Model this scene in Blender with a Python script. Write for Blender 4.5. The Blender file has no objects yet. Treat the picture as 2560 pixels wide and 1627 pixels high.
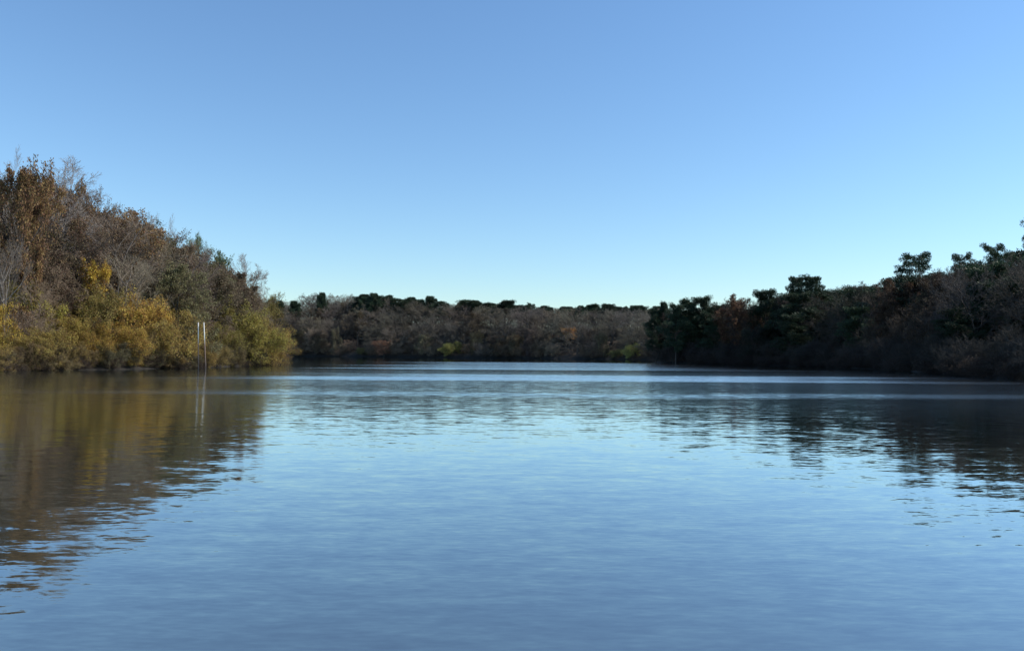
import bpy, math, random
import numpy as np
R = math.radians
scene = bpy.context.scene
COL = scene.collection

# ------------------------------------------------------------------ camera
F = 1990.0; CAM_H = 2.4                      # focal length in photo pixels, eye height
HZ = 884.0; TILT = R(0.35)
cam_d = bpy.data.cameras.new('camera'); cam = bpy.data.objects.new('camera', cam_d)
COL.objects.link(cam); scene.camera = cam
cam_d.sensor_width = 36.0; cam_d.lens = 36.0 * F / 2560.0
cam_d.clip_start = 0.1; cam_d.clip_end = 20000
from mathutils import Matrix, Vector
cam.matrix_world = (Matrix.Translation((0, 0, CAM_H)) @ Matrix.Rotation(R(90) + math.atan((HZ - 813.5) / F), 4, 'X')
                    @ Matrix.Rotation(TILT, 4, 'Z'))

# ------------------------------------------------------------------ sky, sun, exposure
SUN_EL, SUN_AZ = R(40), R(87)                # azimuth clockwise from +Y (the view direction)
world = bpy.data.worlds.new('World'); scene.world = world; world.use_nodes = True
nt = world.node_tree; bg = nt.nodes['Background']
sky = nt.nodes.new('ShaderNodeTexSky'); sky.sky_type = 'NISHITA'; sky.sun_disc = False
sky.sun_elevation = SUN_EL; sky.sun_rotation = SUN_AZ
sky.air_density = 1.25; sky.dust_density = 0.0; sky.ozone_density = 3.0; sky.altitude = 0
tint = nt.nodes.new('ShaderNodeMix'); tint.data_type = 'RGBA'; tint.blend_type = 'MULTIPLY'; tint.inputs[0].default_value = 1
nt.links.new(sky.outputs[0], tint.inputs[6]); tint.inputs[7].default_value = (.73, .888, 1.03, 1)   # the phone's cool daylight balance
nt.links.new(tint.outputs[2], bg.inputs[0]); bg.inputs[1].default_value = 0.115
sd = bpy.data.lights.new('sun', 'SUN'); sd.energy = 4.0; sd.angle = R(0.5); sd.color = (1.0, 0.93, 0.82)
sun = bpy.data.objects.new('sun', sd); COL.objects.link(sun)
sdir = Vector((math.sin(SUN_AZ) * math.cos(SUN_EL), math.cos(SUN_AZ) * math.cos(SUN_EL), math.sin(SUN_EL)))
sun.rotation_euler = sdir.to_track_quat('Z', 'Y').to_euler()
scene.view_settings.view_transform = 'Standard'; scene.view_settings.look = 'None'
scene.view_settings.exposure = 0.5; scene.view_settings.gamma = 1.0

# ------------------------------------------------------------------ helpers
def tag(o, label=None, cat=None, group=None, kind=None):
    for k, v in (('label', label), ('category', cat), ('group', group), ('kind', kind)):
        if v: o[k] = v
    return o

def interp(pts, x):
    return float(np.interp(x, [p[0] for p in pts], [p[1] for p in pts]))

def px_of(X, Y):                             # photo column of a ground point
    return 1280 + F * X / max(Y, 1e-3)
def hz_at(px):
    return HZ + (px - 1280) * math.tan(TILT)

def nodes(name):
    m = bpy.data.materials.new(name); m.use_nodes = True
    t = m.node_tree; t.nodes.clear()
    out = t.nodes.new('ShaderNodeOutputMaterial')
    def N(kind, **kw):
        n = t.nodes.new('ShaderNode' + kind)
        for k, v in kw.items():
            if isinstance(k, str) and hasattr(n, k): setattr(n, k, v)
            else: n.inputs[k].default_value = v
        return n
    return m, t, out, N, t.links.new

def leaf_material(name, translucent=0.35, var=0.55, hue=0.03, rough=0.6):
    """tint from the object's colour, varied clump by clump, leaf by leaf and tree by tree"""
    m, t, out, N, L = nodes(name)
    oi = N('ObjectInfo'); at = N('Attribute'); at.attribute_name = 'rnd'
    tc = N('TexCoord'); nz = N('TexNoise'); nz.inputs['Scale'].default_value = 0.55; nz.inputs['Detail'].default_value = 3
    L(tc.outputs['Object'], nz.inputs['Vector'])
    def math_(op, a, b=None, c=None):
        n = N('Math'); n.operation = op
        for i, v in enumerate((a, b, c)):
            if v is None: continue
            if isinstance(v, (int, float)): n.inputs[i].default_value = v
            else: L(v, n.inputs[i])
        return n.outputs[0]
    a = math_('MULTIPLY_ADD', at.outputs['Fac'], var, 1 - var * 0.5)
    b = math_('MULTIPLY_ADD', nz.outputs['Fac'], 1.1, 0.45)
    c = math_('MULTIPLY_ADD', oi.outputs['Random'], 0.4, 0.8)
    v = math_('MULTIPLY', math_('MULTIPLY', a, b), c)
    h = math_('MULTIPLY_ADD', at.outputs['Fac'], hue * 2, 0.5 - hue)
    h2 = math_('MULTIPLY_ADD', nz.outputs['Fac'], hue * 1.5, -hue * 0.75)
    hh = math_('ADD', h, h2)
    hs = N('HueSaturation'); L(oi.outputs['Color'], hs.inputs['Color']); L(v, hs.inputs['Value']); L(hh, hs.inputs['Hue'])
    d = N('BsdfPrincipled'); L(hs.outputs[0], d.inputs['Base Color']); d.inputs['Roughness'].default_value = rough
    d.inputs['Specular IOR Level'].default_value = 0.25
    tr = N('BsdfTranslucent'); L(hs.outputs[0], tr.inputs['Color'])
    mx = N('MixShader'); mx.inputs[0].default_value = translucent
    L(d.outputs[0], mx.inputs[1]); L(tr.outputs[0], mx.inputs[2]); L(mx.outputs[0], out.inputs[0])
    return m

def bark_material(name, base=None):
    m, t, out, N, L = nodes(name)
    oi = N('ObjectInfo'); tc = N('TexCoord')
    mp = N('Mapping'); mp.inputs['Scale'].default_value = (6, 6, 1.2); L(tc.outputs['Object'], mp.inputs[0])
    nz = N('TexNoise'); nz.inputs['Scale'].default_value = 1.5; nz.inputs['Detail'].default_value = 5
    L(mp.outputs[0], nz.inputs['Vector'])
    mul = N('Math'); mul.operation = 'MULTIPLY_ADD'; L(nz.outputs['Fac'], mul.inputs[0]); mul.inputs[1].default_value = 1.2; mul.inputs[2].default_value = 0.4
    hs = N('HueSaturation'); L(mul.outputs[0], hs.inputs['Value'])
    if base: hs.inputs['Color'].default_value = (*base, 1)
    else: L(oi.outputs['Color'], hs.inputs['Color'])
    d = N('BsdfPrincipled'); L(hs.outputs[0], d.inputs['Base Color']); d.inputs['Roughness'].default_value = 0.85
    d.inputs['Specular IOR Level'].default_value = 0.2
    bp = N('Bump'); bp.inputs['Strength'].default_value = 0.5; L(nz.outputs['Fac'], bp.inputs['Height']); L(bp.outputs[0], d.inputs['Normal'])
    L(d.outputs[0], out.inputs[0])
    return m

M_TWIG = bark_material('twig bark')
M_TRUNK = bark_material('trunk bark')
M_DARKTWIG = bark_material('dark twigs in leafy crown', (0.055, 0.042, 0.033))
M_LEAF = leaf_material('autumn leaves')
M_NEEDLE = leaf_material('pine needles', translucent=0.15, var=0.5, hue=0.015)

# ------------------------------------------------------------------ mesh builders
class Buf:
    def __init__(s): s.v = []; s.f = []; s.m = []; s.n = 0; s.r = []
    def add(s, V, Fq, mi, rnd=None):
        s.v.append(V); s.f.append(Fq + s.n); s.n += len(V)
        s.m.append(np.full(len(Fq), mi, dtype=np.int32))
        s.r.append(np.zeros(len(Fq)) if rnd is None else rnd)
    def mesh(s, name, mats, smooth=False):
        V = np.concatenate(s.v).astype(np.float32); Q = np.concatenate(s.f).astype(np.int32)
        me = bpy.data.meshes.new(name)
        me.vertices.add(len(V)); me.vertices.foreach_set('co', V.ravel())
        me.loops.add(Q.size); me.loops.foreach_set('vertex_index', Q.ravel())
        me.polygons.add(len(Q)); me.polygons.foreach_set('loop_start', np.arange(len(Q), dtype=np.int32) * 4)
        me.polygons.foreach_set('loop_total', np.full(len(Q), 4, dtype=np.int32))
        me.polygons.foreach_set('material_index', np.concatenate(s.m))
        if smooth: me.polygons.foreach_set('use_smooth', np.ones(len(Q), dtype=bool))
        for m in mats: me.materials.append(m)
        a = me.attributes.new('rnd', 'FLOAT', 'FACE'); a.data.foreach_set('value', np.concatenate(s.r).astype(np.float32))
        me.update(calc_edges=True); me.validate()
        return me

def unit(a): return a / np.maximum(np.linalg.norm(a, axis=-1, keepdims=True), 1e-9)

def tubes(segs, sides):
    """segs (n,8): p0 p1 r0 r1 -> open prisms"""
    S = np.asarray(segs, dtype=float); p0, p1, r0, r1 = S[:, :3], S[:, 3:6], S[:, 6], S[:, 7]
    d = unit(p1 - p0); ref = np.where(np.abs(d[:, 2:3]) > 0.9, np.array([[1., 0, 0]]), np.array([[0, 0, 1.]]))
    u = unit(np.cross(d, ref)); w = np.cross(d, u)
    a = np.arange(sides) * 2 * math.pi / sides
    ring = u[:, None, :] * np.cos(a)[None, :, None] + w[:, None, :] * np.sin(a)[None, :, None]
    V = np.concatenate([p0[:, None] + ring * r0[:, None, None], p1[:, None] + ring * r1[:, None, None]], axis=1)
    n = len(S); i = np.arange(sides); j = (i + 1) % sides
    q = np.stack([i, j, j + sides, i + sides], axis=1)
    Q = (np.arange(n) * 2 * sides)[:, None, None] + q[None]
    return V.reshape(-1, 3), Q.reshape(-1, 4)

def cards(P, D, ln, wd, rng):
    """rhombic leaves at P pointing along D"""
    n = len(P); D = unit(D); rv = unit(rng.normal(size=(n, 3))); s = unit(np.cross(D, rv))
    nrm = np.cross(D, s)
    ln = ln * rng.uniform(.6, 1.3, (n, 1)); wd = wd * rng.uniform(.6, 1.3, (n, 1))
    V = np.stack([P, P + D * ln * .5 + s * wd * .5 + nrm * ln * .08, P + D * ln, P + D * ln * .5 - s * wd * .5 + nrm * ln * .08], axis=1)
    Q = np.arange(n * 4).reshape(n, 4)
    return V.reshape(-1, 3), Q, rng.uniform(0, 1, n)

def grow(seed, H, stems=1, lean=0.0, cb=0.25, w=0.34, cnt=(14, 7, 7, 6), ang=(52, 45, 42, 40), ratio=(1, .55, .5, .45),
         wob=(.06, .13, .16, .2, .22), trop=(.04, .05, .05, .04, .02), r0=0.02, rtw=0.011, top=0.35, shape='round'):
    """recursive limbs; returns thick segments, twig segments, tip list (pos, dir, level)"""
    rng = random.Random(seed); thick = []; thin = []; tips = []
    NS = (9, 5, 4, 3, 2)
    def br(p, d, L, r, lev):
        ns = NS[lev]; st = L / ns; pts = [p]; dirs = []
        x, y, z = p; dx, dy, dz = d; rr = r; maxl = len(cnt)
        rend = rtw if lev >= maxl else max(rtw, r * (.18 if lev == 0 else .3))
        W = wob[lev]; T = trop[lev]
        for i in range(ns):
            dx += rng.gauss(0, W); dy += rng.gauss(0, W); dz += rng.gauss(0, W) + T
            n = math.sqrt(dx * dx + dy * dy + dz * dz); dx /= n; dy /= n; dz /= n
            nx, ny, nz_ = x + dx * st, y + dy * st, z + dz * st
            ra = r + (rend - r) * i / ns; rb = r + (rend - r) * (i + 1) / ns
            (thick if (lev <= 1) else thin).append((x, y, z, nx, ny, nz_, ra, rb))
            x, y, z = nx, ny, nz_; pts.append((x, y, z)); dirs.append((dx, dy, dz))
        if lev >= maxl - 1: tips.extend((pts[i + 1], dirs[i], lev) for i in range(ns))
        if lev >= maxl: return
        c = cnt[lev]; az0 = rng.uniform(0, 6.28)
        for k in range(c):
            lo = cb if lev == 0 else .2
            t = lo + (1 - lo) * ((k + rng.uniform(.1, .9)) / c); fi = t * ns; i = min(int(fi), ns - 1); f = fi - i
            a, b = pts[i], pts[i + 1]; q = (a[0] + (b[0] - a[0]) * f, a[1] + (b[1] - a[1]) * f, a[2] + (b[2] - a[2]) * f)
            D = Vector(dirs[i]); az = az0 + k * 2.4 + rng.uniform(-.4, .4)
            an = R(ang[lev] * (1.15 - .45 * t) + rng.gauss(0, 8))
            U = D.orthogonal().normalized(); Wv = D.cross(U)
            nd = D * math.cos(an) + (U * math.cos(az) + Wv * math.sin(az)) * math.sin(an)
            if lev == 0:
                tt = (t - cb) / (1 - cb)
                if shape == 'round': e = .55 + .6 * math.sin(math.pi * min(1, tt * .8 + .12))
                elif shape == 'vase': e = .55 + .5 * tt
                else: e = 1.15 - .75 * tt
                Lc = H * w * e * rng.uniform(.75, 1.2)
                rc = max(r * (.45 - .2 * tt), rtw * 2.5)
            else:
                Lc = L * ratio[lev] * (1.15 - .5 * t) * rng.uniform(.7, 1.25); rc = max(rtw, (r + (rend - r) * t) * .55)
            br(q, tuple(nd), Lc, rc, lev + 1)
    for s in range(stems):
        a = 6.28 * s / stems + rng.uniform(-.5, .5); l = lean * rng.uniform(.5, 1.2)
        d = Vector((math.cos(a) * l, math.sin(a) * l, 1)).normalized()
        b = (math.cos(a) * .04 * H * (stems > 1), math.sin(a) * .04 * H * (stems > 1), -.3)
        Ls = H * (1.0 if stems == 1 else rng.uniform(.7, 1.0))
        br(b, tuple(d), Ls * (.82 if shape != 'cone' else .95), H * r0 * (1 if stems == 1 else .55), 0)
    return thick, thin, tips

PROTO = {}
def make_proto(key, seed, H, leaves=0, lsize=(.2, .12), droop=0.0, tuft=0.0, leafmat=None, lev_min=None, skew=None, **kw):
    thick, thin, tips = grow(seed, H, **kw)
    rng = np.random.default_rng(seed)
    top = float(np.percentile([t[0][2] for t in tips], 99.9)); k = H / top
    T = np.array(thick); S = np.array(thin); T *= k; S *= k
    b = Buf(); b.add(*tubes(T, 6), 0); trunk = b.mesh(key + ' trunk', [M_TRUNK], smooth=True)
    c = Buf(); 
    V, Q = tubes(S, 3); c.add(V, Q, 0)
    rad = float(np.percentile(np.hypot(S[:, 3], S[:, 4]), 93))
    if leaves:
        P = np.array([t[0] for t in tips]) * k; D = np.array([t[1] for t in tips])
        if skew is not None:                 # leaves cling in patches: keep the tips where a coarse field is high
            g = np.sin(P[:, 0] * .9 + seed) + np.sin(P[:, 1] * 1.1 + 2 * seed) + np.sin(P[:, 2] * 1.0 + 3 * seed)
            keep = g + rng.normal(0, .8, len(P)) > skew; P, D = P[keep], D[keep]
        n = len(P); reps = leaves / max(n, 1); idx = rng.integers(0, n, int(leaves))
        PP = P[idx] + rng.normal(0, .16 + tuft, (len(idx), 3)); DD = D[idx] + rng.normal(0, .8, (len(idx), 3)) + np.array([0, 0, -droop])
        V, Q, r = cards(PP, DD, lsize[0], lsize[1], rng); c.add(V, Q, 1, r)
        mats = [M_DARKTWIG, leafmat or M_LEAF]
    else: mats = [M_TWIG]
    crown = c.mesh(key + ' crown', mats)
    PROTO.setdefault(key.split('#')[0], []).append((trunk, crown, H, rad))

for i in range(4):
    make_proto('bare#%d' % i, 10 + i, 18, cnt=(15, 8, 8, 7), shape=('round', 'vase', 'round', 'round')[i], w=(.34, .36, .3, .4)[i], cb=(.22, .3, .25, .15)[i], rtw=.013)
for i in range(3):
    make_proto('barefull#%d' % i, 20 + i, 16, cnt=(18, 8, 7, 7), w=(.34, .4, .36)[i], cb=.07, rtw=.014, ang=(68, 48, 42, 40))
make_proto('hightop#0', 45, 14, leaves=15000, lsize=(.24, .17), cnt=(12, 7, 7, 5), cb=.52, w=.24, rtw=.012, skew=-.8)
make_proto('barelow#0', 31, 9, stems=4, lean=.45, cb=.12, cnt=(9, 7, 7, 6), w=.36, rtw=.012, r0=.018)
make_proto('barelow#1', 32, 8, stems=5, lean=.7, cb=.1, cnt=(8, 7, 7, 6), w=.36, rtw=.012, r0=.016)
for i in range(2):
    make_proto('sparse#%d' % i, 40 + i, 18, leaves=9000, lsize=(.2, .14), skew=.1, cnt=(14, 8, 8, 6), rtw=.012, cb=.2)
for i in range(2):
    make_proto('leafy#%d' % i, 50 + i, 18, leaves=30000, lsize=(.26, .19), cnt=(14, 8, 8, 5), cb=.18, w=.36, rtw=.012, skew=-1.0)
for i in range(3):
    make_proto('dome#%d' % i, 55 + i, 15, leaves=26000, lsize=(.2, .14), cnt=(16, 8, 8, 5), cb=.1, w=(.36, .4, .38)[i], rtw=.012, skew=-1.2, ang=(64, 48, 42, 40))
for i in range(3):
    make_proto('willow#%d' % i, 60 + i, 9, stems=5, lean=.75, leaves=34000, lsize=(.26, .085), droop=.5, cb=.12, w=.42,
               cnt=(9, 7, 7, 6), shape='round', rtw=.01, r0=.025, skew=-1.6, wob=(.12, .16, .18, .22, .25), tuft=.06)
for i in range(2):
    make_proto('brush#%d' % i, 70 + i, 3.2, stems=9, lean=.9, cb=.08, cnt=(7, 6, 5), w=.45, r0=.014, rtw=.009, ang=(48, 45, 45),
               leaves=1500, lsize=(.14, .09), skew=.5)

def pine_proto(key, seed, H, cb, w, npad, flat=.4, n_leaf=150, dome=False):
    rng = random.Random(seed); nr = np.random.default_rng(seed)
    T = []; x = y = 0; z = -.3; n = 12; pts = []
    for i in range(n):
        nx, ny, nz_ = x + rng.gauss(0, .015) * H / 2, y + rng.gauss(0, .015) * H / 2, z + (H * .97) / n
        T.append((x, y, z, nx, ny, nz_, H * .016 * (1 - .85 * i / n), H * .016 * (1 - .85 * (i + 1) / n)))
        x, y, z = nx, ny, nz_; pts.append((x, y, z))
    S = []; pads = [((x, y, z - .2), .09 * H)]
    for k in range(npad):
        t = cb + (1 - cb) * (k + rng.uniform(.2, .8)) / npad; i = min(int(t * n), n - 1); q = pts[i]
        tt = (t - cb) / (1 - cb); az = k * 2.4 + rng.uniform(-.5, .5)
        L = H * w * (.35 + .95 * math.sin(math.pi * min(1, .25 + tt * .68))) * rng.uniform(.6, 1.25)
        if dome: L = H * w * (.15 + 1.1 * math.sin(math.pi * min(1, .38 + tt * .58))) * rng.uniform(.75, 1.15)
        d = Vector((math.cos(az), math.sin(az), .15 + .35 * tt)).normalized(); p = Vector(q); r = H * .0045
        for s in range(4):
            d = (d + Vector((rng.gauss(0, .15), rng.gauss(0, .15), rng.gauss(.04, .1)))).normalized(); e = p + d * L / 4
            T.append((*p, *e, r, r * .75)); r *= .75; p = e
            if s >= 1:
                for _ in range(2 if s < 3 else 1):
                    o = Vector((rng.gauss(0, .5), rng.gauss(0, .5), rng.uniform(0, .5))) * L * .22
                    S.append((*p, *(p + o), r * .6, .012)); pads.append((tuple(p + o), H * rng.uniform(.035, .06)))
    b = Buf(); b.add(*tubes(T, 6), 0); trunk = b.mesh(key + ' trunk', [M_TRUNK], smooth=True)
    c = Buf(); c.add(*tubes(S, 3), 0)
    P = []; D = []
    for (q, rad) in pads:
        g = nr.normal(size=(n_leaf, 3)); g = unit(g) * (nr.uniform(.15, 1, (n_leaf, 1)) ** .5)
        P.append(np.array(q) + g * np.array([rad * 1.3, rad * 1.3, rad * flat * 1.3])); D.append(g + np.array([0, 0, .55]) + nr.normal(0, .3, (n_leaf, 3)))
    P = np.concatenate(P); zt = float(np.percentile(P[:, 2], 99.7)); rr = float(np.percentile(np.hypot(P[:, 0] - x, P[:, 1] - y), 93))
    V, Q, r = cards(P, np.concatenate(D), .42, .13, nr); c.add(V, Q, 1, r)
    crown = c.mesh(key + ' crown', [M_DARKTWIG, M_NEEDLE])
    PROTO.setdefault(key.split('#')[0], []).append((trunk, crown, zt, rr))
pine_proto('roundpine#0', 91, 16, .55, .17, 26, flat=.8, n_leaf=170, dome=True)
pine_proto('roundpine#1', 92, 16, .5, .19, 26, flat=.75, n_leaf=170, dome=True)
pine_proto('roundpine#2', 93, 16, .6, .2, 20, flat=.7, n_leaf=170, dome=True)
pine_proto('fullpine#0', 95, 16, .2, .24, 36, flat=.5, n_leaf=150)
pine_proto('fullpine#1', 96, 16, .22, .22, 38, flat=.55, n_leaf=150)
pine_proto('pine#0', 81, 18, .5, .2, 18)
pine_proto('pine#1', 82, 18, .45, .22, 20)
pine_proto('pine#2', 83, 18, .62, .2, 14)
pine_proto('openpine#0', 85, 18, .60, .24, 12, flat=.28, n_leaf=130)

# ------------------------------------------------------------------ the lake outline and the land
LAKE = [(-95, -80), (-88, 20), (-72, 66), (-59, 92), (-52, 106), (-47, 118), (-47, 132), (-45, 146), (-46, 160), (-50, 170), (-62, 180),
        (-95, 196), (-140, 240), (-200, 330), (-235, 440), (-225, 520), (-185, 512), (-146, 502), (-105, 480), (-60, 458), (-25, 440), (0, 434),
        (30, 402), (62, 367), (95, 345), (125, 320), (120, 285), (90, 262), (58, 243), (41, 229), (41, 219), (54, 196), (66, 168),
        (66, 145), (63, 125), (57, 100), (54, 82), (50, 60), (58, 10), (75, -80)]
LK = np.array(LAKE, float)
def shore_dist(P):
    """signed distance, positive on land"""
    P = np.asarray(P, float); A = LK; B = np.roll(LK, -1, axis=0); best = np.full(len(P), 1e9); inside = np.zeros(len(P), bool)
    for a, b in zip(A, B):
        ab = b - a; t = np.clip(((P - a) @ ab) / (ab @ ab), 0, 1); q = a + t[:, None] * ab
        best = np.minimum(best, np.hypot(*(P - q).T))
        c = (a[1] > P[:, 1]) != (b[1] > P[:, 1])
        with np.errstate(divide='ignore', invalid='ignore'):
            xi = (b[0] - a[0]) * (P[:, 1] - a[1]) / (b[1] - a[1] + 1e-12) + a[0]
        inside ^= c & (P[:, 0] < xi)
    return np.where(inside, -best, best)
def land_z(P):
    P = np.asarray(P, float); d = shore_dist(P); X, Y = P[:, 0], P[:, 1]
    d = d + .8 * np.sin(X * .31 + Y * .17) + .6 * np.sin(X * .73 - Y * .51)
    far = np.clip((Y - 260) / 60, 0, 1); left = np.clip((-X - 20) / 20, 0, 1) * (1 - far); right = (1 - far) * (1 - left)
    hm = 16 * left + 6 * right + np.interp(X, [-200, -120, 0, 80], [34, 31, 22, 20]) * far; sl = .2 * left + .14 * right + .5 * far
    up = .15 + hm * (1 - np.exp(-np.maximum(d, 0) * sl / hm)) + .4 * np.sin(X * .08) * np.sin(Y * .07) * np.clip(d / 20, 0, 1)
    return np.where(d > 0, up * np.clip(d / 1.0, 0, 1) , np.maximum(-1.6, d * .3))

def axis(parts):
    out = []
    for a, b, s in parts: out += list(np.arange(a, b, s))
    return np.array(sorted(set(out)))
gx = axis([(-6000, -700, 400), (-700, -280, 30), (-280, 200, 2.5), (200, 700, 30), (700, 6001, 400)])
gy = axis([(-6000, -300, 400), (-300, 40, 20), (40, 560, 2.5), (560, 900, 20), (900, 6001, 400)])
XX, YY = np.meshgrid(gx, gy); P = np.stack([XX.ravel(), YY.ravel()], 1); Z = land_z(P)
i = np.arange(len(gy) - 1)[:, None] * len(gx) + np.arange(len(gx) - 1)[None]; i = i.ravel()
b = Buf(); b.add(np.column_stack([P, Z]), np.stack([i, i + 1, i + 1 + len(gx), i + len(gx)], 1), 0)
m, t, out, N, L = nodes('leaf litter ground')
tc = N('TexCoord'); n1 = N('TexNoise'); n1.inputs['Scale'].default_value = .8; n1.inputs['Detail'].default_value = 8; n1.inputs['Roughness'].default_value = .7
L(tc.outputs['Object'], n1.inputs['Vector'])
cr = N('ValToRGB'); cr.color_ramp.elements[0].color = (.02, .015, .011, 1); cr.color_ramp.elements[0].position = .3
cr.color_ramp.elements[1].color = (.085, .06, .04, 1); cr.color_ramp.elements[1].position = .72; L(n1.outputs['Fac'], cr.inputs[0])
d = N('BsdfPrincipled'); sz = N('SeparateXYZ'); L(tc.outputs['Object'], sz.inputs[0]); wet = N('MapRange'); L(sz.outputs['Z'], wet.inputs[0])
wet.inputs[1].default_value = .5; wet.inputs[2].default_value = 1.8
mw = N('Mix'); mw.data_type = 'RGBA'; L(wet.outputs[0], mw.inputs[0]); mw.inputs[6].default_value = (.02, .016, .012, 1); L(cr.outputs[0], mw.inputs[7])
L(mw.outputs[2], d.inputs['Base Color']); d.inputs['Roughness'].default_value = .95
bp = N('Bump'); bp.inputs['Distance'].default_value = .3; L(n1.outputs['Fac'], bp.inputs['Height']); L(bp.outputs[0], d.inputs['Normal'])
L(d.outputs[0], out.inputs[0])
ground = bpy.data.objects.new('ground', b.mesh('ground', [m], smooth=True)); COL.objects.link(ground); tag(ground, kind='structure')

# ------------------------------------------------------------------ water
m, t, out, N, L = nodes('lake water')
geo = N('NewGeometry'); sep = N('SeparateXYZ'); L(geo.outputs['Position'], sep.inputs[0])
def MA(op, *a):
    n = N('Math'); n.operation = op
    for k, v in enumerate(a):
        if isinstance(v, (int, float)): n.inputs[k].default_value = v
        else: L(v, n.inputs[k])
    return n.outputs[0]
def noise(scale3, detail=2, rough=.5, dist=0):
    mp = N('Mapping'); mp.inputs['Scale'].default_value = scale3; L(geo.outputs['Position'], mp.inputs[0])
    n = N('TexNoise'); n.inputs['Scale'].default_value = 1; n.inputs['Detail'].default_value = detail; n.inputs['Roughness'].default_value = rough
    n.inputs['Distortion'].default_value = dist; L(mp.outputs[0], n.inputs['Vector']); return n
def ramp(src, stops):
    c = N('ValToRGB'); e = c.color_ramp.elements
    e[0].position, e[0].color = stops[0][0], (stops[0][1],) * 3 + (1,); e[1].position, e[1].color = stops[-1][0], (stops[-1][1],) * 3 + (1,)
    for p_, v_ in stops[1:-1]:
        q = e.new(p_); q.color = (v_,) * 3 + (1,)
    L(src, c.inputs[0]); return c.outputs[0]
# wind lanes: strips of ruffled water across the lake, with ragged ends
warp = noise((.022, .03, 1), 2); lane = noise((.012, .10, 1), 3, .6)
yw = MA('MULTIPLY_ADD', MA('SUBTRACT', warp.outputs['Fac'], .5), 14, sep.outputs['Y'])
rY = ramp(MA('DIVIDE', yw, 256), [(0, .0), (.17, .0), (.181, .45), (.192, .42), (.197, .14), (.268, .2), (.28, 1), (.35, 1), (.358, .3), (.45, .22),
                                  (.475, .85), (.87, 1), (.886, 0), (1, 0)])
xw = MA('MULTIPLY_ADD', MA('SUBTRACT', lane.outputs['Fac'], .5), 60, sep.outputs['X'])
mx_ = MA('MULTIPLY', ramp(MA('MULTIPLY_ADD', xw, 1 / 200, .5), [(0, 0), (.32, 0), (.44, 1), (1, 1)]),
         ramp(MA('MULTIPLY_ADD', xw, 1 / 200, .5), [(0, 1), (.64, 1), (.76, 0), (1, 0)]))
mask = MA('MULTIPLY', MA('MULTIPLY', rY, mx_), ramp(lane.outputs['Fac'], [(0, .55), (.35, .7), (.6, 1), (1, 1)]))
# ripple slopes straight from vector noise
w1 = noise((1.1, 3.2, 1), 3, .55, .3); w2 = noise((4.5, 15, 1), 3, .55, .2); w3 = noise((.25, .8, 1), 2, .5)
def slopes(n, amp):
    s = N('VectorMath'); s.operation = 'SUBTRACT'; L(n.outputs['Color'], s.inputs[0]); s.inputs[1].default_value = (.5, .5, .5)
    k = N('VectorMath'); k.operation = 'SCALE'; L(s.outputs[0], k.inputs[0])
    if isinstance(amp, (int, float)): k.inputs['Scale'].default_value = amp
    else: L(amp, k.inputs['Scale'])
    return k.outputs[0]
calm = ramp(MA('DIVIDE', sep.outputs['Y'], 256), [(0, 1.35), (.035, 1.2), (.07, .8), (.1, .85), (.16, .8), (.26, .65), (.4, .45), (1, .3)])
def VA(a, b_):
    s = N('VectorMath'); s.operation = 'ADD'; L(a, s.inputs[0]); L(b_, s.inputs[1]); return s.outputs[0]
tot = VA(VA(slopes(w1, MA('MULTIPLY_ADD', mask, .42, MA('MULTIPLY', calm, .1))), slopes(w2, MA('MULTIPLY_ADD', mask, .15, MA('MULTIPLY', calm, .1)))),
         slopes(w3, MA('MULTIPLY', calm, .02)))
fl = N('VectorMath'); fl.operation = 'MULTIPLY'; L(tot, fl.inputs[0]); fl.inputs[1].default_value = (.45, 1, 0)
ad = N('VectorMath'); ad.operation = 'ADD'; L(fl.outputs[0], ad.inputs[0]); ad.inputs[1].default_value = (0, 0, 1)
nm = N('VectorMath'); nm.operation = 'NORMALIZE'; L(ad.outputs[0], nm.inputs[0])
gl = N('BsdfGlossy'); gl.inputs['Color'].default_value = (.885, .94, .945, 1); L(nm.outputs[0], gl.inputs['Normal'])
L(MA('MULTIPLY_ADD', mask, .14, ramp(MA('DIVIDE', sep.outputs['Y'], 256), [(0, .025), (.06, .03), (.15, .095), (.3, .095), (.6, .04), (1, .03)])), gl.inputs['Roughness'])
df = N('BsdfDiffuse'); df.inputs['Color'].default_value = (.042, .043, .032, 1)
fr = N('Fresnel'); fr.inputs['IOR'].default_value = 1.33
fac = MA('MINIMUM', MA('MULTIPLY_ADD', fr.outputs[0], 1.2, .28), 1.0)
mx = N('MixShader'); L(fac, mx.inputs[0]); L(df.outputs[0], mx.inputs[1]); L(gl.outputs[0], mx.inputs[2]); L(mx.outputs[0], out.inputs[0])
b = Buf(); gxw = np.linspace(-320, 220, 10); gyw = np.linspace(-160, 600, 12)
XX, YY = np.meshgrid(gxw, gyw); i = (np.arange(11)[:, None] * 10 + np.arange(9)[None]).ravel()
b.add(np.column_stack([XX.ravel(), YY.ravel(), np.zeros(120)]), np.stack([i, i + 1, i + 11, i + 10], 1), 0)
water = bpy.data.objects.new('lake_water', b.mesh('lake water', [m])); COL.objects.link(water); tag(water, kind='structure')

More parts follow.
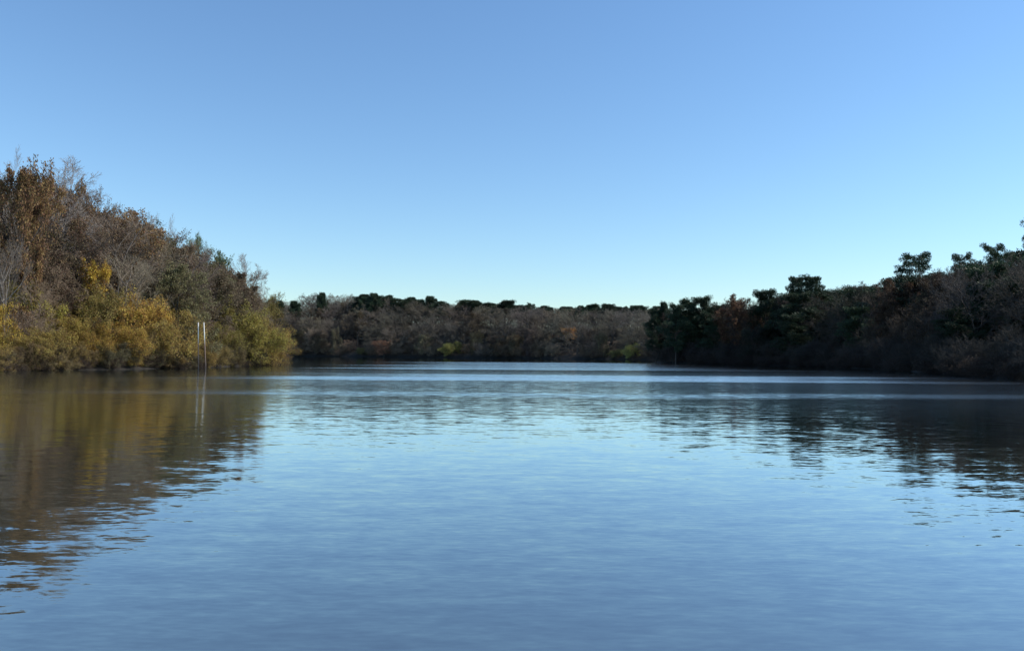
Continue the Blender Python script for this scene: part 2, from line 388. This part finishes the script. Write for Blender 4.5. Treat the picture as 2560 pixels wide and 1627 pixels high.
# ------------------------------------------------------------------ trees
GREY = (.205, .175, .135); BROWN = (.225, .168, .11); WARM = (.21, .155, .11); PURP = (.175, .148, .118)
RUSSET = (.22, .138, .07); OCHRE = (.42, .27, .05); OLIVE = (.22, .19, .05); YELLOW = (.6, .38, .045); GREEN = (.14, .2, .09); PINE = (.034, .055, .03)
rnd = random.Random(5)
def plant(proto, name, X, Y, h, label, cat, group=None, color=GREY, bark=(.10, .085, .07), width=1.0, diam=None, var=None, zoff=0, rot=None):
    pr = PROTO[proto]; tr, cr_, H, rad = pr[var if var is not None else rnd.randrange(len(pr))]
    z = float(land_z([(X, Y)])[0]) + zoff; s = h / H
    if diam: width = diam / (2 * rad * s)
    e = bpy.data.objects.new(name, None); COL.objects.link(e); e.empty_display_size = .5
    e.location = (X, Y, max(z, -.4)); e.rotation_euler = (0, 0, rnd.uniform(0, 6.28) if rot is None else rot); e.scale = (s * width, s * width, s)
    for nme, me, c in (('trunk', tr, bark), ('crown', cr_, color)):
        o = bpy.data.objects.new(nme, me); COL.objects.link(o); o.parent = e; o.color = (*c, 1)
    return tag(e, label, cat, group)
def jit(c, a=.15):
    k = rnd.uniform(1 - a, 1 + a); return tuple(v * k * rnd.uniform(.96, 1.04) for v in c)

K = 2560 / 2407
def P2(l): return [(a * K, b_ * K) for a, b_ in l]
SKY_L = P2([(-150, 365), (0, 382), (60, 385), (100, 402), (150, 432), (200, 425), (235, 445), (260, 475), (320, 497), (370, 525), (430, 560), (470, 565),
            (510, 600), (550, 622), (590, 640), (620, 680), (650, 700)])
SKY_F = P2([(600, 680), (700, 687), (800, 691), (880, 695), (950, 701), (1040, 712), (1160, 716), (1300, 723), (1400, 723), (1530, 726), (1650, 728)])
SKY_R = P2([(1520, 745), (1560, 728), (1600, 722), (1660, 712), (1740, 700), (1800, 696), (1880, 686), (1950, 682), (2000, 670), (2060, 657), (2110, 648),
            (2200, 632), (2260, 620), (2330, 608), (2407, 590), (2600, 560)])
def top_h(prof, X, Y):
    """height of a tree whose top just reaches the skyline"""
    px = px_of(X, Y); r = 3.2 * F / Y; z = CAM_H + (hz_at(px) - max(interp(prof, px - r), interp(prof, px), interp(prof, px + r))) / F * Y
    return z - float(land_z([(X, Y)])[0])

def region(step, cond, dmin, dmax, box, jitter=.42):
    pts = []
    for X in np.arange(box[0], box[1], step):
        for Y in np.arange(box[2], box[3], step):
            x, y = X + rnd.uniform(-1, 1) * step * jitter, Y + rnd.uniform(-1, 1) * step * jitter
            if cond(x, y): pts.append((x, y))
    d = shore_dist(pts); return [(x, y, dd) for (x, y), dd in zip(pts, d) if dmin <= dd <= dmax]

ZONES = {
 'L': [(110, 'at the left edge'), (300, 'around the small bright yellow tree'), (455, 'above the golden willows'),
       (560, 'above the two pale posts'), (9999, 'behind the left point')],
 'F': [(900, 'far shore right of the left point'), (1060, 'far shore behind the reddish shrub'), (1200, 'far shore behind the rounded shrub'),
       (1350, 'far shore left of the orange tree'), (1490, 'far shore around the orange tree'), (9999, 'far shore near the right headland')],
 'R': [(1760, 'at the tip of the right headland'), (1930, 'around the rusty tree'), (2110, 'under the close pair of pines'),
       (2350, 'under the lone flat-topped pine'), (9999, 'at the right edge')]}
def zone(side, px, gap):
    for lim, txt in ZONES[side]:
        if px < lim: break
    tier = 'on the skyline' if gap < 1.2 else ('high up' if gap < 7 else 'low down')
    return (tier + ' ' + txt) if side != 'F' else (tier + ' on the ' + txt).replace('skyline on', 'skyline of')
def wood(proto, name, X, Y, h, look, side, color, th, cat='tree', **kw):
    zn = zone(side, px_of(X, Y), th - h)
    return plant(proto, name, X, Y, h, look + ' ' + zn, cat, look.split(' with')[0] + 's ' + zn, color, **kw)

# ---- left bank wood
for x, y, d_ in region(6.4, lambda x, y: y > 62 and x < -30 and -160 < px_of(x, y) < 720, 4, 44, (-150, -35, 62, 215)):
    px = px_of(x, y); th = top_h(SKY_L, x, y)
    if th < 5: continue
    h = min(th, 9 + d_ * .55 + rnd.uniform(0, 4), 22)
    if h < 6: continue
    if th - h < 3: h = th * rnd.uniform(.96, 1.03)
    k = rnd.random(); crest = px < 330 and th - h < 4
    if crest and k < .4:
        wood('leafy', 'russet_tree', x, y, h * .98, 'russet-leaved oak', 'L', jit(RUSSET), th)
    elif k < .3:
        wood('dome', 'brown_leaved_tree', x, y, h, 'round-crowned dull brown tree', 'L', jit((.155, .115, .075), .2), th)
    elif k < (.55 if d_ < 22 else .4):
        wood('dome', 'olive_leaved_tree', x, y, h, 'round-crowned olive-brown tree', 'L', jit((.16, .14, .07), .2), th)
    elif k < .68:
        wood('sparse', 'brown_leaved_tree', x, y, h, 'thin brown-leaved tree', 'L', jit((.2, .135, .08), .2), th)
    else:
        wood('barefull' if rnd.random() < .4 else 'bare', 'bare_tree', x, y, h, 'leafless brown-grey tree', 'L', jit(rnd.choice([BROWN, GREY, PURP]), .2), th, bark=jit((.16, .14, .12)))

# ---- right bank wood
for x, y, d_ in region(6.8, lambda x, y: y > 55 and x > 20 and 1560 < px_of(x, y) < 2700, 2.0, 36, (25, 150, 55, 262)):
    th = top_h(SKY_R, x, y)
    if th < 4: continue
    h = min(th, 7 + d_ * .6 + rnd.uniform(0, 3.5), 20)
    if h < 4.5: continue
    if th - h < 2.5: h = th * rnd.uniform(.95, 1.02)
    k = rnd.random(); tip = px_of(x, y) < 1800
    if k < (.6 if tip else .2):
        wood('fullpine', 'pine_tree', x, y, h * .98, 'dark half-hidden pine', 'R', jit(PINE, .25), th, cat='pine', width=rnd.uniform(1.1, 1.6))
    elif k < .36:
        wood('dome', 'evergreen_tree', x, y, h, 'blackish evergreen', 'R', jit((.035, .042, .028), .2), th)
    elif k < .52:
        wood('dome', 'brown_leaved_tree', x, y, h, 'dusky withered-leaved tree', 'R', jit((.085, .062, .045), .25), th)
    else:
        wood('barefull', 'bare_tree', x, y, h, 'dusky leafless tree', 'R', jit(rnd.choice([(.09, .074, .058), (.08, .068, .055), (.072, .066, .058)]), .2), th, bark=(.06, .05, .042))  # twig colours darkened: the shaded side of this bank is put into them

# ---- far wood
for x, y, d_ in region(12.5, lambda x, y: 560 < px_of(x, y) < 1790 and y > 330, 3.5, 74, (-280, 120, 330, 620)):
    th = top_h(SKY_F, x, y)
    if th < 6: continue
    h = min(th, 12 + min(d_, 14) * .5 + rnd.uniform(0, 4))
    if th - h < 4: h = min(th * rnd.uniform(.96, 1.04), 25)
    k = rnd.random()
    if k < .14:
        wood('sparse', 'brown_leaved_tree', x, y, h, 'grey-brown leaved tree', 'F', jit((.15, .11, .07), .2), th, width=1.5)
    else:
        wood('barefull', 'bare_tree', x, y, h, 'leafless grey tree', 'F', jit(rnd.choice([(.16, .143, .112), (.148, .13, .108), (.135, .118, .10), (.17, .145, .105)]), .22), th, width=1.6)
def ordinal(n):
    return ['first', 'second', 'third', 'fourth', 'fifth', 'sixth', 'seventh', 'eighth', 'ninth', 'tenth', 'eleventh', 'twelfth', 'thirteenth', 'fourteenth',
            'fifteenth', 'sixteenth', 'seventeenth', 'eighteenth', 'nineteenth', 'twentieth', 'twenty-first', 'twenty-second', 'twenty-third', 'twenty-fourth',
            'twenty-fifth', 'twenty-sixth', 'twenty-seventh', 'twenty-eighth', 'twenty-ninth', 'thirtieth'][n]
def at_px(px, D, toppx, prof=None):
    """ground point on a sight line at distance D, and the height that reaches photo row toppx"""
    X = (px - 1280) / F * D; z = float(land_z([(X, D)])[0]); return X, D, CAM_H + (hz_at(px) - toppx) / F * D - z
far_pines = [(676, 742, 26), (702, 744, 26), (734, 745, 30), (806, 724, 26), (915, 740, 22), (947, 737, 28), (982, 744, 20), (1030, 740, 24), (1072, 738, 24), (1115, 757, 16),
             (1144, 761, 18), (1198, 758, 22), (1224, 756, 20), (1243, 758, 18), (1294, 760, 26), (1318, 765, 20), (1362, 768, 24), (1402, 765, 20), (1420, 764, 20),
             (1457, 764, 26), (1487, 757, 22), (1518, 757, 26), (1545, 764, 20), (1561, 764, 20), (1594, 760, 36)]
for k, (px, ty, wpx) in enumerate(far_pines):
    D = interp([(680, 540), (1280, 480), (1600, 425)], px); X, Y, h = at_px(px, D, ty + (9 if px < 900 else 4))
    plant('roundpine', 'pine_tree', X, Y, h, 'dark green pine on the skyline above the far wood, %s from the left' % ordinal(k), 'pine', 'pines on the far skyline', jit(PINE, .25), diam=wpx / F * D * (1.0 if px < 900 else 1.5))

px = 905
while px < 1655:                             # lesser pines that knit the ridge together
    ty = interp(SKY_F, px) - rnd.choice([-3, 0, 3, 6, 10]) * (1.0 if px > 1100 else .4) - rnd.uniform(-2, 2); D = interp([(680, 535), (1280, 478), (1600, 424)], px) + rnd.uniform(-12, 6)
    X, Y, h = at_px(px, D, ty)
    z_ = zone('F', px, 0).replace('skyline of the', '')
    plant('roundpine' if rnd.random() < .7 else 'pine', 'pine_tree', X, Y, h, 'lesser dark pine crown along the ridge ' + z_, 'pine', 'lesser ridge pines ' + z_, jit(PINE, .25), diam=rnd.uniform(26, 62) / F * D)
    px += rnd.uniform(9, 34) if px > 1130 else rnd.uniform(16, 60)

# ---- shore shrubs on the far bank
def far_shrub(px, ypx_top, wpx, name, label, color, proto='willow', d=.6):
    # walk out from the camera until the land begins
    D = 300
    while shore_dist([((px - 1280) / F * D, D)])[0] < d: D += 2
    X, Y, h = at_px(px, D, ypx_top)
    return plant(proto, name, X, Y, h, label, 'shrub' if proto != 'sparse' else 'tree', None, color, diam=wpx / F * D)
NAMED = (1133, 905, 1583, 1545, 960, 1424)
for px in range(650, 1640, 34):              # round-crowned trees leaning over the far water
    p_ = px + rnd.uniform(-10, 10)
    if min(abs(p_ - q_) for q_ in NAMED) < 34: continue
    D = 300
    while shore_dist([((p_ - 1280) / F * D, D)])[0] < 1.5: D += 2
    X, Y, h = at_px(p_, D, rnd.uniform(812, 850)); z_ = zone('F', p_, 9)[9:].replace('on the ', '')
    plant('dome', 'shore_tree', X, Y, h, 'round buff-brown crown at the water, ' + z_, 'tree', 'round crowns at the water, ' + z_, jit(rnd.choice([(.2, .16, .11), (.17, .14, .10), (.19, .17, .10), (.15, .12, .095)]), .2), diam=rnd.uniform(34, 56) / F * D)
far_shrub(1133, 853, 66, 'shore_shrub', 'rounded olive green shrub at the water on the far shore, left of centre', (.27, .265, .08))
far_shrub(905, 868, 40, 'shore_shrub', 'low green shrub at the water on the left part of the far shore', (.22, .22, .09))
far_shrub(1583, 857, 54, 'shore_shrub', 'bright yellow-green shrub at the right end of the far shore', (.42, .40, .13))
far_shrub(1545, 872, 40, 'shore_shrub', 'low olive shrub touching the left side of the bright yellow-green one', (.27, .26, .1))
far_shrub(960, 850, 56, 'russet_shrub', 'faded reddish-brown shrub on the far shore right of the low green one', (.3, .17, .11), 'leafy')
far_shrub(1424, 818, 40, 'orange_tree', 'small orange-leaved tree standing out in the grey far wood', (.5, .27, .1), 'hightop', 9)
far_shrub(1240, 838, 46, 'tan_tree', 'low tan-leaved tree at the far shore left of the orange tree', (.3, .2, .12), 'leafy')
far_shrub(1290, 835, 40, 'tan_tree', 'buff tree with a straight right edge near the middle of the far shore', (.34, .25, .15), 'leafy')
far_shrub(790, 820, 64, 'tan_tree', 'grey-buff rounded tree at the far shore just right of the left point', (.24, .19, .14), 'leafy')
for x, y, d_ in region(5.5, lambda x, y: 640 < px_of(x, y) < 1680 and y > 340 and min(abs(px_of(x, y) - q_) for q_ in NAMED) > 22, -.3, 5.5, (-250, 110, 340, 560)):
    plant('barelow', 'bare_shrub', x, y, rnd.uniform(4.5, 9), 'leafless grey shrub at the waterline ' + zone('F', px_of(x, y), 9)[9:], 'shrub', 'bare shrubs at the waterline ' + zone('F', px_of(x, y), 9)[9:], jit(rnd.choice([GREY, BROWN, (.26, .21, .15)]), .2), width=1.2)

# ---- right bank: named pines and low shrubs
for px, D, ty, wpx, var, lab in [
        (2292, 158, 632, 92, 'openpine', 'lone flat-topped pine with see-through crown rising clear above the right wood'),
        (1992, 196, 692, 52, 'pine', 'ragged left-hand pine of the close pair above the right wood'),
        (2032, 192, 690, 60, 'pine', 'dense rounded right-hand pine of the close pair above the right wood'),
        (1915, 200, 727, 74, 'fullpine', 'dark rounded pine just left of the close pair on the right skyline'),
        (1762, 212, 744, 70, 'fullpine', 'tall dark pine left of the rusty tree on the right shore'),
        (1722, 214, 750, 62, 'fullpine', 'smaller dark pine two places left of the rusty tree'),
        (1690, 212, 763, 60, 'fullpine', 'dark green pine low on the right headland'),
        (1661, 222, 757, 26, 'roundpine', 'small lollipop-shaped pine near the tip of the right headland'),
        (1640, 222, 775, 50, 'fullpine', 'squat dark pine at the very tip of the right headland'),
        (2410, 142, 636, 66, 'openpine', 'flat-topped pine between the lone pine and the tallest one on the right'),
        (2492, 132, 610, 76, 'openpine', 'broad flat-topped pine near the right edge of the wood'),
        (2590, 122, 545, 66, 'openpine', 'tallest pine, mostly cut off by the right edge')]:
    X, Y, h = at_px(px, D, ty); plant(var, 'pine_tree', X, Y, h, lab, 'pine', 'tall pines on the right skyline', jit(PINE), diam=wpx / F * D * 1.05)
X, Y, h = at_px(1850, 200, 738); plant('leafy', 'rusty_tree', X, Y, h, 'rusty red-brown tree below the skyline of the right wood', 'tree', None, (.17, .095, .055))
X, Y, h = at_px(2235, 150, 700); plant('leafy', 'rusty_tree', X, Y, h, 'dull rust-coloured tree under the lone flat-topped pine', 'tree', None, (.13, .08, .05))
for x, y, d_ in region(3.8, lambda x, y: y > 55 and x > 20 and 1600 < px_of(x, y) < 2700, -.2, 4.5, (25, 100, 55, 250)):
    plant('barelow', 'bare_shrub', x, y, rnd.uniform(3.5, 6), 'dark leafless shrub on the right shoreline ' + zone('R', px_of(x, y), 9)[9:].replace('under', 'below'), 'shrub', 'dark shrubs on the right shoreline ' + zone('R', px_of(x, y), 9)[9:], jit((.06, .055, .048), .2), width=1.1)  # shrub colour also carries the bank's shade, darker than bare twigs elsewhere

# ---- left bank: willows and brush along the water
def shore_pt(px, inland):
    D = 60
    while shore_dist([((px - 1280) / F * D, D)])[0] < inland: D += 1
    return D
for px, inl, ty, wpx, col, lab in [
        (658, 1.2, 790, 125, (.37, .25, .07), 'golden yellow willow at the very tip of the left point'),
        (600, 2.2, 765, 170, (.3, .25, .06), 'olive green willow just right of the two pale posts'),
        (635, 7, 715, 110, (.28, .22, .06), 'taller olive willow behind the golden one on the left point'),
        (425, 1.8, 772, 170, (.34, .24, .07), 'golden willow immediately left of the two pale posts'),
        (335, 4, 728, 150, (.4, .255, .06), 'taller golden willow second to the left of the posts'),
        (285, 1.3, 800, 130, (.42, .265, .06), 'low golden willow bush hanging over the left shore'),
        (100, 1.3, 812, 110, (.33, .24, .07), 'golden yellow bush near the left edge of the shore'),
        (40, 7, 690, 150, (.3, .25, .06), 'large olive-leaved willow at the left edge'),
        (215, 9, 745, 120, (.3, .24, .06), 'dull olive willow behind the low golden bushes'),
        (205, 2, 825, 90, (.36, .24, .06), 'small ochre bush between the two low golden bushes'),
        (545, 2.5, 800, 110, (.27, .22, .06), 'low olive bush at the foot of the right-hand post'),
        (160, 5, 775, 150, (.34, .24, .06), 'ochre willow left of the small ochre bush'),
        (385, 1.5, 800, 130, (.31, .225, .07), 'low golden willow drooping to the water between two taller ones'),
        (440, 5, 735, 110, (.3, .22, .07), 'ochre willow top behind the golden willow beside the posts'),
        (560, 6, 740, 120, (.25, .22, .065), 'olive willow between the posts and the left point'),
        (625, 1.2, 820, 120, (.33, .24, .07), 'low ochre willow drooping to the water near the left point'),
        (30, 1.5, 825, 120, (.3, .22, .07), 'low ochre bush in the left corner of the shore'),
        (250, 5, 705, 110, (.3, .23, .07), 'dull ochre willow below the small bright yellow tree'),
        (-70, 4, 740, 150, (.42, .28, .05), 'ochre willow cut off by the left edge'),
        (480, 8, 745, 90, (.2, .2, .05), 'dark green willow rising behind the two pale posts')]:
    D = shore_pt(px, inl); X, Y, h = at_px(px, D, ty)
    plant('willow', 'willow_tree', X, Y, h, lab, 'willow', None, col, diam=wpx / F * D * 1.15)
for px, D, ty, wpx, proto, nm_, col, lab in [
        (228, 112, 652, 62, 'hightop', 'yellow_tree', (.48, .31, .055), 'small bright yellow tree halfway up the left hill'),
        (490, 168, 583, 96, 'sparse', 'green_tree', (.2, .27, .15), 'pale green tree on the left skyline right of the bare crown'),
        (535, 172, 630, 70, 'leafy', 'green_tree', (.13, .17, .08), 'dark green tree stepping down the left skyline'),
        (418, 158, 538, 80, 'bare', 'bare_tree', (.24, .21, .2), 'round leafless grey crown standing above the middle of the left hill'),
        (618, 196, 645, 95, 'bare', 'bare_tree', (.24, .195, .17), 'finely branched leafless tree at the right end of the left hill'),
        (205, 120, 445, 96, 'sparse', 'oak_tree', (.22, .14, .07), 'airy brown oak with sky showing through on the left skyline'),
        (70, 112, 372, 80, 'bare', 'bare_tree', (.26, .23, .21), 'thin leafless tree top poking highest above the left hill'),
        (130, 116, 395, 60, 'bare', 'bare_tree', (.26, .23, .21), 'second thin leafless top right of the highest one'),
        (30, 100, 395, 175, 'leafy', 'oak_tree', (.25, .15, .07), 'big russet oak at the top left corner of the wood'),
        (15, 96, 560, 70, 'bare', 'pale_tree', (.15, .13, .11), 'leafless tree with pale curved limbs at the left edge')]:
    X, Y, h = at_px(px, D, ty)
    plant(proto, nm_, X, Y, h, lab, 'tree', None, col, bark=(.26, .23, .2) if nm_ in ('pale_tree',) or 'thin' in lab else (.12, .1, .085), diam=max(wpx / F * D, h * (.5 if 'thin leafless' in lab or 'second thin' in lab else .35)))
def wz(px):
    return zone('L', px, 9)[9:].replace('above', 'below').replace('behind', 'round').replace('around the small', 'below the small')
for x, y, d_ in region(1.9, lambda x, y: y > 62 and x < -30 and -150 < px_of(x, y) < 760, -.7, 1.9, (-110, -38, 62, 190)):
    plant('brush', 'twig_bush', x, y, rnd.uniform(1.2, 2.3), 'dark twiggy bush on the left waterline ' + wz(px_of(x, y)), 'bush', 'twiggy bushes on the left waterline ' + wz(px_of(x, y)), jit((.12, .085, .06), .2), width=1.2, bark=(.05, .04, .035), zoff=-.05)
for x, y, d_ in region(5, lambda x, y: y > 62 and x < -30 and -200 < px_of(x, y) < 740, 3.5, 18, (-120, -38, 62, 200)):
    plant('barelow', 'bare_shrub', x, y, rnd.uniform(5, 8), 'leafless brown shrub in the left undergrowth ' + zone('L', px_of(x, y), 9)[9:], 'shrub', 'bare undergrowth ' + zone('L', px_of(x, y), 9)[9:], jit(rnd.choice([BROWN, WARM]), .2))

for x, y, d_ in region(2.6, lambda x, y: y > 55 and x > 20 and 1700 < px_of(x, y) < 2680, -.9, 2.0, (25, 80, 55, 210)):
    zt = zone('R', px_of(x, y), 9)[9:].replace('under', 'below')
    plant('brush', 'twig_bush', x, y, rnd.uniform(1.8, 3.2), 'dark twiggy bush on the right waterline ' + zt, 'bush', 'twiggy bushes on the right waterline ' + zt, jit((.07, .055, .045), .2), width=1.2, bark=(.05, .04, .035), zoff=-.05)

for k, px in enumerate(range(-40, 725, 26)):   # low leafy sprays trailing into the water
    p_ = px + rnd.uniform(-8, 8); D = shore_pt(p_, rnd.uniform(-.3, .8)); X = (p_ - 1280) / F * D; wz_ = wz(p_)
    plant('willow', 'trailing_shrub', X, D, rnd.uniform(2.2, 4.2), 'low brownish-gold shrub trailing into the left waterline ' + wz_, 'shrub', 'trailing shrubs on the left waterline ' + wz_,
          jit(rnd.choice([(.17, .125, .06), (.24, .17, .06), (.13, .11, .06)]), .2), diam=rnd.uniform(3.5, 5.5))

# ------------------------------------------------------------------ the two posts in the water
mp_, t, out, N, L = nodes('weathered post')
tc = N('TexCoord'); sp = N('SeparateXYZ'); L(tc.outputs['Object'], sp.inputs[0])
nz = N('TexNoise'); nz.inputs['Scale'].default_value = 2.2; nz.inputs['Detail'].default_value = 6; L(tc.outputs['Object'], nz.inputs['Vector'])
s_ = N('Math'); s_.operation = 'MULTIPLY_ADD'; L(nz.outputs['Fac'], s_.inputs[0]); s_.inputs[1].default_value = 1.6; L(sp.outputs['Z'], s_.inputs[2])
c = N('ValToRGB'); e = c.color_ramp.elements
mr = N('MapRange'); L(s_.outputs[0], mr.inputs[0]); mr.inputs[1].default_value = 0; mr.inputs[2].default_value = 8.6; L(mr.outputs[0], c.inputs[0])
e[0].position, e[0].color = .1, (.05, .035, .028, 1); e[1].position, e[1].color = .8, (.6, .58, .55, 1)
q = e.new(.5); q.color = (.2, .13, .10, 1); q = e.new(.62); q.color = (.45, .48, .43, 1)
d = N('BsdfPrincipled'); L(c.outputs[0], d.inputs['Base Color']); d.inputs['Roughness'].default_value = .55; L(d.outputs[0], out.inputs[0])
def post(xt, xb, lab):
    D = 113.0; Xb, Xt = (xb - 1280) / F * D, (xt - 1280) / F * D; top = CAM_H + (hz_at(xt) - 806) / F * D
    b = Buf(); r = .075; n = 14; ring = []; a = np.arange(n) * 2 * math.pi / n; zs = [-2, 0, top * .5, top - .04, top, top]; rs = [r, r, r * .97, r * .95, r * .85, .001]
    V = np.concatenate([np.column_stack([np.cos(a) * rr + (Xt - Xb) * z / top, np.sin(a) * rr, np.full(n, z)]) for z, rr in zip(zs, rs)])
    i = np.arange(n); j = (i + 1) % n
    Q = np.concatenate([np.stack([i + k * n, j + k * n, j + (k + 1) * n, i + (k + 1) * n], 1) for k in range(len(zs) - 1)]); b.add(V, Q, 0)
    o = bpy.data.objects.new('mooring_post', b.mesh('mooring post', [mp_], smooth=True)); COL.objects.link(o); o.location = (Xb, D, 0)
    tag(o, lab, 'post', 'pale posts standing off the left shore')
post(495, 497.5, 'left one of two tall slim pale posts standing in the water, nearly upright')
post(509, 516, 'right one of two tall slim pale posts standing in the water, leaning left')
print('objects', len(bpy.data.objects))
